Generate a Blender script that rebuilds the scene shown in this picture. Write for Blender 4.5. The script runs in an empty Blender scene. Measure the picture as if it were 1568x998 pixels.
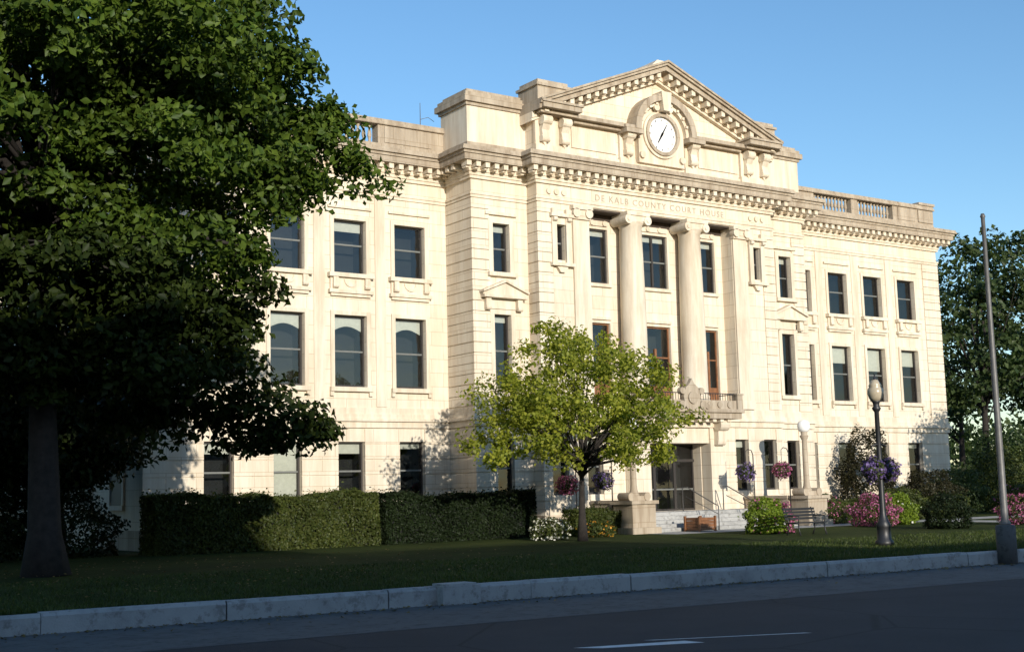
import bpy, math, random
import numpy as np
from mathutils import Matrix, Vector
random.seed(7)
sc=bpy.context.scene
sc.view_settings.view_transform='Standard'
try: sc.view_settings.look='None'
except Exception: pass
sc.view_settings.exposure=0
X0=38.82; G=-0.45; RD=-0.78

# ------------------------------------------------------------ materials
def newmat(name):
    m=bpy.data.materials.new(name);m.use_nodes=True
    nt=m.node_tree;b=nt.nodes['Principled BSDF'];return m,nt,b
def N(nt,t,**k):
    n=nt.nodes.new(t)
    for a,v in k.items():setattr(n,a,v)
    return n
def ramp(nt,fac,stops):
    r=N(nt,'ShaderNodeValToRGB');e=r.color_ramp.elements
    e[0].position,e[0].color=stops[0][0],(*stops[0][1],1)
    e[1].position,e[1].color=stops[-1][0],(*stops[-1][1],1)
    for p,c in stops[1:-1]:
        x=e.new(p);x.color=(*c,1)
    nt.links.new(fac,r.inputs[0]);return r.outputs[0]
def coords(nt):return N(nt,'ShaderNodeTexCoord').outputs['Object']
def noise(nt,sc_,det=4,vec=None,rough=.6):
    n=N(nt,'ShaderNodeTexNoise');n.inputs['Scale'].default_value=sc_;n.inputs['Detail'].default_value=det;n.inputs['Roughness'].default_value=rough
    nt.links.new(vec if vec else coords(nt),n.inputs['Vector']);return n.outputs['Fac']
def bump(nt,b,h,s=.3,d=.02):
    n=N(nt,'ShaderNodeBump');n.inputs['Strength'].default_value=s;n.inputs['Distance'].default_value=d
    nt.links.new(h,n.inputs['Height']);nt.links.new(n.outputs[0],b.inputs['Normal'])
def mul(nt,a,b_,fac=1.):
    m=N(nt,'ShaderNodeMix',data_type='RGBA',blend_type='MULTIPLY');m.inputs[0].default_value=fac
    nt.links.new(a,m.inputs[6]);nt.links.new(b_,m.inputs[7]);return m.outputs[2]
def simple(name,c,rough=.7,var=.25,scale=6,metal=0,bs=.2):
    m,nt,b=newmat(name)
    f=noise(nt,scale)
    col=ramp(nt,f,[(.3,tuple(x*(1-var) for x in c)),(.7,tuple(min(1,x*(1+var)) for x in c))])
    nt.links.new(col,b.inputs['Base Color']);b.inputs['Roughness'].default_value=rough;b.inputs['Metallic'].default_value=metal
    if bs:bump(nt,b,noise(nt,scale*8,2),bs,.01)
    return m
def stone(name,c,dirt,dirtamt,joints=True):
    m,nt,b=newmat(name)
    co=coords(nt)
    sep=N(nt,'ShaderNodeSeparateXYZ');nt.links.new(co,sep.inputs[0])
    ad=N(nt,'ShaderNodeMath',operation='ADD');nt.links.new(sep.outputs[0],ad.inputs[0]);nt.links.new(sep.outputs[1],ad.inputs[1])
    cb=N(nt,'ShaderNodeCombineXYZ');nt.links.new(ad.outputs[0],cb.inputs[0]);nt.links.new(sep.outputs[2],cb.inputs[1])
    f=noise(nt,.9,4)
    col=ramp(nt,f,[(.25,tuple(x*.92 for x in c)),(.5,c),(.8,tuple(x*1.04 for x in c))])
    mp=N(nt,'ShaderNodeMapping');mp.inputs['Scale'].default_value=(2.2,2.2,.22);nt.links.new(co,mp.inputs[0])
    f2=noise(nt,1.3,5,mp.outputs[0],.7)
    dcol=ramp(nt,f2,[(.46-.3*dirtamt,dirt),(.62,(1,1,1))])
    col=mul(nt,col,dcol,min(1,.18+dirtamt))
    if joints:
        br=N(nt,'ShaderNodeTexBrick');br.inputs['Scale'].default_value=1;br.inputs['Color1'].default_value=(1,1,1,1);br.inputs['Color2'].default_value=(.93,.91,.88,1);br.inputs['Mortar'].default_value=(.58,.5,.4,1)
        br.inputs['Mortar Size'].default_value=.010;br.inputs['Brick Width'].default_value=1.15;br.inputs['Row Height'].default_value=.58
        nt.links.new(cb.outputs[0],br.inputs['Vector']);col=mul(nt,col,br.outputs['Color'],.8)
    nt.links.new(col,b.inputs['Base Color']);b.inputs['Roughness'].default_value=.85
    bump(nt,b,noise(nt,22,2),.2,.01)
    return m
M_stone=stone('limestone',(.73,.66,.545),(.7,.58,.45),.18)
M_trim=stone('limestone_trim',(.71,.635,.515),(.62,.5,.38),.34,False)
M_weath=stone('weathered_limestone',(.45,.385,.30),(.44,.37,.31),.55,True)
M_base=stone('base_limestone',(.46,.39,.30),(.5,.42,.35),.4,True)
M_soffshade=simple('soffit_brown_shade',(.05,.035,.025),.8,.3)  # brown soffit, with the shade at the recess top put into the colour
M_ins=simple('cut_letters',(.38,.32,.24),.9,.1)
M_frame=simple('window_frame_paint',(.035,.03,.027),.5,.1)
M_framel=simple('sash_paint',(.15,.155,.145),.5,.1)
M_dark=simple('interior_dark',(.012,.013,.014),.9,.2,bs=0)
M_blind=simple('window_blind',(.52,.52,.47),.8,.08)
M_wood=simple('door_wood',(.20,.085,.035),.5,.3)
M_iron=simple('black_iron',(.02,.02,.022),.45,.2)
M_steel=simple('pole_steel',(.13,.125,.12),.5,.2,metal=.2)
M_white=simple('clock_dial',(.85,.85,.83),.5,.03)
M_globe=simple('lamp_globe',(.88,.87,.84),.25,.03,bs=0)
M_globe2=simple('acorn_globe_glass',(.45,.38,.27),.25,.1,bs=0)
def mk_conc(name,c,spots):
    m,nt,b=newmat(name)
    col=ramp(nt,noise(nt,1.6,6,None,.65),[(.3,tuple(x*.72 for x in c)),(.5,c),(.75,tuple(x*1.15 for x in c))])
    st=ramp(nt,noise(nt,5,5,None,.7),[(.36,(.5,.48,.45)),(.48,(1,1,1))])
    nt.links.new(mul(nt,col,st,spots),b.inputs['Base Color']);b.inputs['Roughness'].default_value=.92
    bump(nt,b,noise(nt,40,3),.5,.015);return m
M_conc=mk_conc('concrete',(.38,.375,.36),.7)
M_conc2=mk_conc('pavement_concrete',(.115,.112,.108),.8)
M_bark=simple('bark',(.024,.019,.016),.95,.45,5,bs=.8)
M_roof=simple('roofing',(.18,.17,.16),.9)
M_paint=simple('road_paint',(.7,.7,.68),.7,.15,9)
M_brick=simple('brick',(.25,.10,.07),.9,.2)
def mk_glass():
    m=bpy.data.materials.new('window_glass');m.use_nodes=True;nt=m.node_tree;nt.nodes.clear()
    o=N(nt,'ShaderNodeOutputMaterial');mx=N(nt,'ShaderNodeMixShader');t=N(nt,'ShaderNodeBsdfTransparent');g=N(nt,'ShaderNodeBsdfGlossy')
    t.inputs[0].default_value=(.82,.84,.82,1);g.inputs['Color'].default_value=(.9,.92,.95,1);g.inputs['Roughness'].default_value=.015
    fr=N(nt,'ShaderNodeFresnel');fr.inputs[0].default_value=1.75
    nn=noise(nt,.7,2);bp=N(nt,'ShaderNodeBump');bp.inputs['Strength'].default_value=.2;bp.inputs['Distance'].default_value=.08
    nt.links.new(nn,bp.inputs['Height']);nt.links.new(bp.outputs[0],g.inputs['Normal'])
    nt.links.new(fr.outputs[0],mx.inputs[0]);nt.links.new(t.outputs[0],mx.inputs[1]);nt.links.new(g.outputs[0],mx.inputs[2]);nt.links.new(mx.outputs[0],o.inputs[0]);return m
M_glass=mk_glass()
def mk_grass():
    m,nt,b=newmat('lawn_grass')
    col=ramp(nt,noise(nt,.35,5),[(.3,(.034,.048,.014)),(.55,(.05,.07,.018)),(.8,(.085,.10,.03))])
    c2=ramp(nt,noise(nt,30,3),[(.3,(.55,.6,.5)),(.7,(1.2,1.15,1))])
    nt.links.new(mul(nt,col,c2,.9),b.inputs['Base Color']);b.inputs['Roughness'].default_value=.95
    b.inputs['Specular IOR Level'].default_value=.1
    bump(nt,b,noise(nt,45,3),1,.06);return m
M_grass=mk_grass()
def mk_asphalt():
    m,nt,b=newmat('asphalt')
    col=ramp(nt,noise(nt,.6,6),[(.3,(.027,.026,.029)),(.7,(.043,.041,.043))])
    c2=ramp(nt,noise(nt,160,2),[(.35,(.6,.6,.6)),(.65,(1.35,1.35,1.35))])
    col=mul(nt,col,c2,.8)
    v=N(nt,'ShaderNodeTexVoronoi',feature='DISTANCE_TO_EDGE');v.inputs['Scale'].default_value=.22
    w=N(nt,'ShaderNodeVectorMath',operation='ADD');nn=N(nt,'ShaderNodeTexNoise');nn.inputs['Scale'].default_value=1.5;nt.links.new(coords(nt),w.inputs[0]);nt.links.new(nn.outputs['Color'],w.inputs[1]);nt.links.new(w.outputs[0],v.inputs['Vector'])
    col=mul(nt,col,ramp(nt,v.outputs['Distance'],[(.003,(.35,.35,.35)),(.008,(1,1,1))]),.9)
    nt.links.new(col,b.inputs['Base Color']);b.inputs['Roughness'].default_value=.9
    bump(nt,b,noise(nt,120,2),.6,.01);return m
M_asph=mk_asphalt()
def leafmat(name,c1,c2,trans=.35,spec=.25,lo=.7,hi=1.15):
    m=bpy.data.materials.new(name);m.use_nodes=True;nt=m.node_tree;b=nt.nodes['Principled BSDF'];o=nt.nodes['Material Output']
    g=N(nt,'ShaderNodeNewGeometry')
    col=ramp(nt,g.outputs['Random Per Island'],[(0,c1),(.5,tuple((x+y)/2 for x,y in zip(c1,c2))),(1,c2)])
    big=ramp(nt,noise(nt,.7,2),[(.3,(lo,lo,lo)),(.7,(hi,hi*.97,hi*.85))])
    col=mul(nt,col,big,1)
    nt.links.new(col,b.inputs['Base Color']);b.inputs['Roughness'].default_value=.5;b.inputs['Specular IOR Level'].default_value=spec
    t=N(nt,'ShaderNodeBsdfTranslucent');rg_=N(nt,'ShaderNodeRGB');rg_.outputs[0].default_value=(1.3,1.5,.6,1);t2=mul(nt,col,rg_.outputs[0],1)
    nt.links.new(t2,t.inputs[0]);mx=N(nt,'ShaderNodeMixShader');mx.inputs[0].default_value=trans
    nt.links.new(b.outputs[0],mx.inputs[1]);nt.links.new(t.outputs[0],mx.inputs[2]);nt.links.new(mx.outputs[0],o.inputs[0]);return m
L_big=leafmat('leaf_dark_green',(.036,.072,.011),(.10,.15,.022),.28,.2,.55,1.25)
L_lowshade=leafmat('leaf_low_canopy_shade',(.014,.026,.006),(.035,.052,.010),.2,.12)  # same crown's leaves, darkened so the colour carries the lower canopy's shade
L_under=leafmat('leaf_understory',(.010,.018,.005),(.024,.036,.008),.12,.1)
L_small=leafmat('leaf_bright_green',(.15,.19,.022),(.35,.36,.05),.42,.25,.8,1.15)
L_hedge=leafmat('leaf_hedge',(.035,.055,.012),(.085,.10,.025),.2)
L_yew=leafmat('leaf_yew',(.010,.018,.008),(.020,.032,.012),.1,.12)
L_back=leafmat('leaf_background',(.03,.055,.02),(.07,.10,.035),.3)
L_lime=leafmat('leaf_lime',(.13,.20,.02),(.25,.33,.04),.3)
L_red=leafmat('leaf_dark_shrub',(.020,.022,.010),(.045,.04,.016),.2)
L_dead=leafmat('leaf_fallen',(.12,.07,.025),(.28,.20,.06),.1)
F_pink=leafmat('petal_pink',(.35,.06,.20),(.65,.25,.45),.3)
F_purp=leafmat('petal_purple',(.13,.08,.28),(.30,.22,.50),.3)
F_white=leafmat('petal_white',(.6,.6,.55),(.8,.8,.78),.2)
F_orange=leafmat('petal_orange',(.6,.2,.03),(.7,.4,.04),.2)
L_grass=leafmat('grass_blade',(.035,.055,.012),(.08,.105,.028),.3)

# ------------------------------------------------------------ mesh builder
def link(o,parent=None):
    sc.collection.objects.link(o)
    if parent:o.parent=parent
    return o
def empty(name):
    e=bpy.data.objects.new(name,None);return link(e)
class MB:
    def __init__(s,ox=0,oy=0,oz=0):s.v=[];s.f=[];s.o=(ox,oy,oz);s.sm=[]
    def add(s,vs,fs,smooth=False):
        n=len(s.v);ox,oy,oz=s.o
        s.v+=[(x+ox,y+oy,z+oz) for x,y,z in vs]
        s.f+=[tuple(i+n for i in f) for f in fs];s.sm+=[smooth]*len(fs)
    def quad(s,a,b,c,d):s.add([a,b,c,d],[(0,1,2,3)])
    def box(s,x0,x1,y0,y1,z0,z1):
        if x0>x1:x0,x1=x1,x0
        s.add([(x0,y0,z0),(x1,y0,z0),(x1,y1,z0),(x0,y1,z0),(x0,y0,z1),(x1,y0,z1),(x1,y1,z1),(x0,y1,z1)],
              [(0,3,2,1),(4,5,6,7),(0,1,5,4),(1,2,6,5),(2,3,7,6),(3,0,4,7)])
    def prism(s,poly,y0,y1):
        n=len(poly)
        s.add([(x,y0,z) for x,z in poly]+[(x,y1,z) for x,z in poly],
              [tuple(range(n)),tuple(range(2*n-1,n-1,-1))]+[(i,n+i,n+(i+1)%n,(i+1)%n) for i in range(n)])
    def lathe(s,cx,cy,prof,n=16,smooth=True):
        vs=[];fs=[]
        for r,z in prof:
            for k in range(n):
                a=2*math.pi*k/n;vs.append((cx+r*math.cos(a),cy+r*math.sin(a),z))
        for i in range(len(prof)-1):
            for k in range(n):
                a=i*n+k;b=i*n+(k+1)%n;fs.append((a,b,b+n,a+n))
        fs.append(tuple(range(n-1,-1,-1)));m=(len(prof)-1)*n;fs.append(tuple(m+k for k in range(n)))
        s.add(vs,fs,smooth)
    def cylY(s,cx,cz,r,y0,y1,n=24):
        s.prism([(cx+r*math.cos(2*math.pi*k/n),cz+r*math.sin(2*math.pi*k/n)) for k in range(n)],y0,y1)
    def cylX(s,cy,cz,r,x0,x1,n=14):
        vs=[(x,cy+r*math.cos(2*math.pi*k/n),cz+r*math.sin(2*math.pi*k/n)) for x in(x0,x1) for k in range(n)]
        s.add(vs,[tuple(range(n)),tuple(range(2*n-1,n-1,-1))]+[(i,n+i,n+(i+1)%n,(i+1)%n) for i in range(n)])
    def arch(s,cx,cz,r0,r1,y0,y1,a0=0,a1=math.pi,n=24):
        for k in range(n):
            a=a0+(a1-a0)*k/n;b=a0+(a1-a0)*(k+1)/n
            p=[(cx+r*math.cos(t),cz+r*math.sin(t)) for r,t in((r0,a),(r1,a),(r1,b),(r0,b))]
            vs=[(x,y0,z) for x,z in p]+[(x,y1,z) for x,z in p]
            fs=[(0,1,2,3),(7,6,5,4),(1,5,6,2),(0,3,7,4)]
            if k==0:fs.append((0,4,5,1))
            if k==n-1:fs.append((3,2,6,7))
            s.add(vs,fs)
    def tube(s,pts,rad,n=8):
        vs=[];fs=[];P=[Vector(p) for p in pts]
        for i,p in enumerate(P):
            d=(P[min(i+1,len(P)-1)]-P[max(i-1,0)]).normalized()
            a=d.orthogonal().normalized() if i==0 else (a-d*a.dot(d)).normalized()
            b=d.cross(a)
            for k in range(n):
                t=2*math.pi*k/n;q=p+(a*math.cos(t)+b*math.sin(t))*rad[i];vs.append(tuple(q))
        for i in range(len(P)-1):
            for k in range(n):
                q=i*n+k;w=i*n+(k+1)%n;fs.append((q,w,w+n,q+n))
        fs.append(tuple(range(n-1,-1,-1)));m=(len(P)-1)*n;fs.append(tuple(m+k for k in range(n)))
        s.add(vs,fs,True)
    def grid(s,y,xa,xb,za,zb,ops,depth):
        xs=sorted({xa,xb,*[min(max(v,xa),xb) for o in ops for v in o[:2]]});zs=sorted({za,zb,*[min(max(v,za),zb) for o in ops for v in o[2:4]]})
        for i in range(len(xs)-1):
            for j in range(len(zs)-1):
                cx=(xs[i]+xs[i+1])/2;cz=(zs[j]+zs[j+1])/2
                if any(o[0]<cx<o[1] and o[2]<cz<o[3] for o in ops):continue
                s.quad((xs[i],y,zs[j]),(xs[i+1],y,zs[j]),(xs[i+1],y,zs[j+1]),(xs[i],y,zs[j+1]))
        for o in ops:
            a,b,c,d=o[:4];e=y+(o[4] if len(o)>4 else depth)
            s.quad((a,y,c),(a,e,c),(a,e,d),(a,y,d));s.quad((b,e,c),(b,y,c),(b,y,d),(b,e,d))
            s.quad((a,y,d),(a,e,d),(b,e,d),(b,y,d));s.quad((a,e,c),(a,y,c),(b,y,c),(b,e,c))
    def obj(s,name,mat,parent=None,bevel=0):
        me=bpy.data.meshes.new(name);me.from_pydata(s.v,[],s.f);me.materials.append(mat)
        me.polygons.foreach_set('use_smooth',s.sm);me.update()
        o=link(bpy.data.objects.new(name,me),parent)
        return o

# ------------------------------------------------------------ leaves
def leafmesh(name,P,size,mat,parent=None,seed=0,up=.35,outw=None,aspect=.62,vs=.35):
    rg=np.random.default_rng(seed);n=len(P)
    nr=rg.normal(size=(n,3));nr/=np.linalg.norm(nr,axis=1)[:,None]
    if outw is not None:nr=nr*.8+outw*.6
    nr[:,2]+=up
    nr/=np.linalg.norm(nr,axis=1)[:,None]
    t=np.cross(nr,rg.normal(size=(n,3)));t/=np.linalg.norm(t,axis=1)[:,None];b=np.cross(nr,t)
    s=(size*(1+vs*rg.uniform(-1,1,n)))[:,None]
    v=np.stack([P-t*s*.5,P-b*s*.5*aspect+nr*s*.12,P+t*s*.5-nr*s*.05,P+b*s*.5*aspect+nr*s*.12],1).reshape(-1,3)
    me=bpy.data.meshes.new(name);me.vertices.add(n*4);me.vertices.foreach_set('co',v.astype(np.float32).ravel())
    me.loops.add(n*6);me.polygons.add(n*2)
    base=(np.arange(n)*4)[:,None];idx=(base+np.array([0,1,2,0,2,3])).ravel()
    me.loops.foreach_set('vertex_index',idx.astype(np.int32))
    me.polygons.foreach_set('loop_start',(np.arange(n*2)*3).astype(np.int32))
    try:me.polygons.foreach_set('loop_total',np.full(n*2,3,np.int32))
    except Exception:pass
    me.materials.append(mat);me.update(calc_edges=True);me.validate()
    return link(bpy.data.objects.new(name,me),parent)
def clusters(lobes,n,rg,shell=.55,rmin=.5,rmax=1.1,flat=.6):
    vol=np.array([l[3]*l[4]*l[5] for l in lobes]);cnt=(n*vol**.75/(vol**.75).sum()).astype(int)+2
    C=[];R_=[];O=[]
    for l,c in zip(lobes,cnt):
        d=rg.normal(size=(c,3));d/=np.linalg.norm(d,axis=1)[:,None]
        r=shell+(1-shell)*rg.uniform(0,1,c)**.7
        C.append(np.array(l[:3])+d*np.array(l[3:6])*r[:,None])
        rr=rg.uniform(rmin,rmax,c);R_.append(np.stack([rr,rr,rr*flat],1));O.append(d)
    return np.concatenate(C),np.concatenate(R_),np.concatenate(O)
def scatter(C,R_,O,per,rg,droop=.25):
    k=len(C);d=rg.normal(size=(k,per,3));d/=np.linalg.norm(d,axis=2)[:,:,None]
    r=rg.uniform(0,1,(k,per,1))**.45
    off=d*r*R_[:,None,:]
    rad=np.linalg.norm(off[:,:,:2],axis=2)
    off[:,:,2]-=droop*rad**2/R_[:,None,0]
    P=C[:,None,:]+off
    ow=d*.6+O[:,None,:]*.6
    return P.reshape(-1,3),ow.reshape(-1,3)
def tree(name,lobes,ncl,per,size,lmat,trunk,trunk_r,seed,rmin=.5,rmax=1.1,shell=.5,nlimb=14,flat=.6,droop=.25,low=None):
    rg=np.random.default_rng(seed);e=empty(name)
    C,R_,O=clusters(lobes,ncl,rg,shell,rmin,rmax,flat)
    P,ow=scatter(C,R_,O,per,rg,droop)
    keep=P[:,2]>G+.9;P=P[keep];ow=ow[keep]
    leafmesh('crown',P,size,lmat,e,seed,outw=ow)
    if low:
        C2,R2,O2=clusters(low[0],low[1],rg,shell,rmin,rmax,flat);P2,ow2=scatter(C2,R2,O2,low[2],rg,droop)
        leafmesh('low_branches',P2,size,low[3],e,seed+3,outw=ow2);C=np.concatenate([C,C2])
    mb=MB();tp=[Vector(p) for p in trunk];nT=len(tp)
    rr=[trunk_r*(1.35 if i==0 else 1-.55*i/(nT-1)) for i in range(nT)]
    mb.tube(trunk,rr,10)
    idx=rg.choice(len(C),min(nlimb*3,len(C)),replace=False)
    for j,i in enumerate(idx):
        c=Vector(C[i]);major=j<nlimb
        st=tp[-1] if j%2 else tp[-2].lerp(tp[-1],rg.uniform(.2,.9))
        m1=st.lerp(c,.35)+Vector((rg.normal()*.3,rg.normal()*.3,.06*(c-st).length));m2=st.lerp(c,.7)+Vector((rg.normal()*.3,rg.normal()*.3,.05*(c-st).length))
        r0=trunk_r*(.42 if major else .2)
        mb.tube([st,m1,m2,c],[r0,r0*.65,r0*.35,r0*.1],6)
    mb.obj('trunk_and_limbs',M_bark,e);return e

# ============================================================ COURTHOUSE
court=empty('courthouse')
S=MB(X0);T=MB(X0);Wt=MB(X0);BS=MB(X0);FR=MB(X0);GL=MB(X0);DK=MB(X0);BL=MB(X0);SH=MB(X0);WD=MB(X0);SF=MB(X0)
YA,YB,YC,YR=46.70,44.70,44.0,44.72
XA,XB,XC=23.09,9.92,7.03
ZT=15.6
def window(x0,x1,z0,z1,y,blind=0.,transom=False,mid=.5,fw=.07,rev=.24,door=False):
    yg=y+rev
    GL.quad((x0,yg,z0),(x1,yg,z0),(x1,yg,z1),(x0,yg,z1))
    DK.box(x0-.02,x1+.02,yg+.9,yg+.95,z0-.02,z1+.02)
    for a,b in((x0-.25,x0-.02),(x1+.02,x1+.25)):DK.box(a,b,yg+.02,yg+.95,z0,z1)
    DK.box(x0,x1,yg+.05,yg+.95,z1+.01,z1+.1)
    DK.box(x0,x1,yg+.05,yg+.95,z0-.1,z0-.01)
    f=WD if door else FR
    f.box(x0,x0+fw,yg-.05,yg+.03,z0,z1);f.box(x1-fw,x1,yg-.05,yg+.03,z0,z1)
    f.box(x0+fw,x1-fw,yg-.052,yg+.032,z1-fw,z1);f.box(x0+fw,x1-fw,yg-.052,yg+.032,z0,z0+fw*1.3)
    zm=z0+(z1-z0)*mid
    (WD if door else SH).box(x0+fw,x1-fw,yg-.035,yg+.02,zm-.035,zm+.035)
    if transom:
        # shallow scalloped valance under the head of the sash
        c=(x0+x1)/2;h=(x1-x0)/2-.1
        BL.prism([(c-h,z1-.06),(c-h,z1-.62)]+[(c-h+h*2*i/10,z1-.62+.20*math.sin(math.pi*i/10)) for i in range(1,10)]+[(c+h,z1-.62),(c+h,z1-.06)],yg+.05,yg+.06)
    if blind>0:BL.box(x0+.09,x1-.09,yg+.06,yg+.07,z1-(z1-z0)*blind,z1-.06)
def surround(x0,x1,z0,z1,y,w=.17,p=.07,top=.5):
    T.box(x0-w,x0-.004,y-p,y+.02,z0,z1+w);T.box(x1+.004,x1+w,y-p,y+.02,z0,z1+w)
    T.box(x0-.004,x1+.004,y-p*.9,y+.02,z1+.004,z1+w-.003)
def subtract(xa,xb,z0,z1,ops):
    segs=[(xa,xb)]
    for o in ops:
        if o[2]<z1-.02 and o[3]>z0+.02:
            n=[]
            for a,b in segs:
                if o[1]<=a or o[0]>=b:n.append((a,b));continue
                if o[0]>a:n.append((a,o[0]))
                if o[1]<b:n.append((o[1],b))
            segs=n
    return segs
def rust(mb,xa,xb,y,za,zb,h,ops=(),p=.05,g=.035,yb=None):
    n=max(1,round((zb-za)/h));h=(zb-za)/n
    for i in range(n):
        z0=za+i*h+g/2;z1=za+(i+1)*h-g/2
        for a,b in subtract(xa,xb,z0,z1,ops):mb.box(a,b,y-p,(yb if yb else y+.02),z0,z1)
# ---- wings
wx=[11.79,14.59,17.37,20.18]
for s in(-1,1):
    cs=[s*w for w in wx];ops=[];
    for c in cs:
        ops+=[(c-.73,c+.73,10.3,12.54),(c-.73,c+.73,5.69,8.6),(c-.6,c+.6,1.15,3.49)]
    xa,xb=sorted((s*(XB-.4),s*XA))
    S.grid(YA,xa,xb,G,15.3,ops,.3)
    rust(S,xa,xb,YA,.3,4.02,.62,ops)
    for j,c in enumerate(cs):
        window(c-.73,c+.73,10.3,12.54,YA,blind=random.choice([0,.12,.0,.2]),mid=.55)
        window(c-.73,c+.73,5.69,8.6,YA,blind=(0 if s<0 else random.choice([.30,.42])),transom=(s<0),mid=.5)
        window(c-.6,c+.6,1.15,3.49,YA,blind=random.choice([.12,.16,.2]) if not(s<0 and j==2) else .9,mid=.5)
        surround(c-.73,c+.73,10.3,12.54,YA);surround(c-.73,c+.73,5.69,8.6,YA)
        T.box(c-1.0,c+1.0,YA-.10,YA+.02,13.0,13.10)
        T.box(c-1.02,c+1.02,YA-.26,YA+.02,10.13,10.3)
        T.box(c-.92,c+.92,YA-.10,YA+.02,9.62,10.13)
        for q in(-.72,.72):
            T.box(c+q-.11,c+q+.11,YA-.22,YA+.02,9.72,10.127);T.cylX(YA-.16,9.76,.09,c+q-.12,c+q+.12)
        T.arch(c,10.06,.22,.32,YA-.15,YA,math.pi,2*math.pi,10)
        T.box(c-1.0,c+1.0,YA-.2,YA+.02,9.48,9.62)
        T.box(c-.9,c+.9,YA-.12,YA+.02,9.36,9.477)
        T.box(c-.95,c+.95,YA-.18,YA+.02,5.50,5.68)
        T.box(c-.95,c-.80,YA-.12,YA+.02,5.32,5.497);T.box(c+.80,c+.95,YA-.12,YA+.02,5.32,5.497)
        T.box(c-.7,c+.7,YA-.14,YA+.02,1.02,1.145)
    for k in range(3):
        m=(cs[k]+cs[k+1])/2
        T.box(m-.24,m+.24,YA-.045,YA+.02,4.9,13.6)
    e0,e1=sorted((s*(XA-1.35),s*(XA+.03)))
    rust(S,e0,e1,YA,4.9,13.6,.44,p=.06)
    x=s*XA
    S.quad((x,YA,G),(x,74,G),(x,74,15.3),(x,YA,15.3)) if s>0 else S.quad((x,74,G),(x,YA,G),(x,YA,15.3),(x,74,15.3))
    for k in range(6):
        yy=49.5+k*4
        for z0,z1 in((10.3,12.5),(5.7,8.6),(1.2,3.5)):
            FR.box(x-.05*1,x+.05,yy-.7,yy+.7,z0,z1);T.box(x-.12,x+.12,yy-.9,yy+.9,z0-.2,z0-.01)
            T.box(x-.09,x+.09,yy-.9,yy-.71,z0,z1+.2);T.box(x-.09,x+.09,yy+.71,yy+.9,z0,z1+.2);T.box(x-.088,x+.088,yy-.7,yy+.7,z1+.01,z1+.19)
S.quad((-XA,74,G),(XA,74,G),(XA,74,15.3),(-XA,74,15.3))
RF=MB(X0);RF.box(-XA+.4,XA-.4,YA+.6,73.6,15.4,16.1)
# ---- pavilion planes (B)
opB=[]
for s in(-1,1):
    c=s*8.49;opB+=[(c-.42,c+.42,10.5,12.6),(c-.42,c+.42,5.69,8.72),(c-.42,c+.42,1.15,3.49)]
for s in(-1,1):
    xa,xb=sorted((s*XC,s*XB));c=s*8.49
    ops=[o for o in opB if (o[0]+o[1])*s>0]
    S.grid(YB,xa,xb,G,15.3,ops,.3)
    rust(S,xa,xb+0,YB,.3,4.02,.62,ops)
    for (a,b,z0,z1) in ops:window(a,b,z0,z1,YB,blind=random.choice([0,.1,.15]),mid=.5)
    surround(c-.42,c+.42,10.5,12.6,YB,.22,.09);surround(c-.42,c+.42,5.69,8.72,YB,.2,.07)
    T.box(c-.8,c+.8,YB-.14,YB+.02,12.95,13.08)
    T.box(c-.72,c+.72,YB-.22,YB+.02,10.33,10.5);T.box(c-.68,c+.68,YB-.16,YB+.02,5.5,5.687)
    for q in(-.8,.8):
        T.box(c+q-.13,c+q+.13,YB-.24,YB+.02,8.95,9.38);T.cylX(YB-.18,8.97,.1,c+q-.12,c+q+.12)
    T.box(c-.66,c+.66,YB-.06,YB+.02,8.95,9.38)
    T.box(c-1.1,c+1.1,YB-.38,YB+.02,9.385,9.5)
    T.prism([(c-1.12,9.505),(c+1.12,9.505),(c+1.12,9.58),(c,10.02),(c-1.12,9.58)],YB-.3,YB+.02)
    T.prism([(c-1.16,9.585),(c,10.05),(c+1.16,9.585),(c+1.16,9.68),(c,10.16),(c-1.16,9.68)],YB-.42,YB+.02)
    e0,e1=sorted((s*(XB-.85),s*(XB+.05)))
    rust(S,e0,e1,YB,4.9,13.6,.44,p=.06,yb=YA)
    x=s*XB;S.quad((x,YA,G),(x,YB,G),(x,YB,15.3),(x,YA,15.3))
    e0,e1=sorted((s*(XB-.3),s*(XB+.05)));rust(S,e0,e1,YB,.3,4.02,.62,p=.052,yb=YA)
# ---- frontispiece (C)
opC=[(-4.3,4.3,4.9,13.6,.72)]
small=[]
for c in(-6.2,-4.35,4.35,6.2):small.append((c-.42,c+.42,1.15,3.5))
door=(-1.75,1.75,.33,3.3,.6)
nich=[(s*5.85-.24,s*5.85+.24,11.15,12.68) for s in(-1,1)]
S.grid(YC,-XC,XC,G,15.3,opC+small+[door]+nich,.3)
rust(S,-XC-.0,XC+.0,YC,.3,4.02,.62,small+[(-2.75,2.75,-1,9)])
for o in small:window(*o,YC,blind=random.choice([0,.1,.15]));
for o in nich:
    window(*o,YC,mid=.5,fw=.05);c=(o[0]+o[1])/2
    T.box(c-.50,c-.25,YC-.14,YC+.02,11.0,13.0);T.box(c+.25,c+.50,YC-.14,YC+.02,11.0,13.0)
    T.box(c-.246,c+.246,YC-.1,YC+.02,12.69,13.0)
    T.box(c-.6,c+.6,YC-.26,YC+.02,13.003,13.14)
    for q in(-.38,.38):T.box(c+q-.14,c+q+.14,YC-.2,YC+.02,13.143,13.36);T.cylX(YC-.2,12.9,.09,c+q-.1,c+q+.1)
    T.box(c-.6,c+.6,YC-.26,YC+.02,10.86,10.997)
    T.prism([(c-.3,10.85),(c-.12,10.6),(c+.12,10.6),(c+.3,10.85)],YC-.16,YC+.02)
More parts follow.
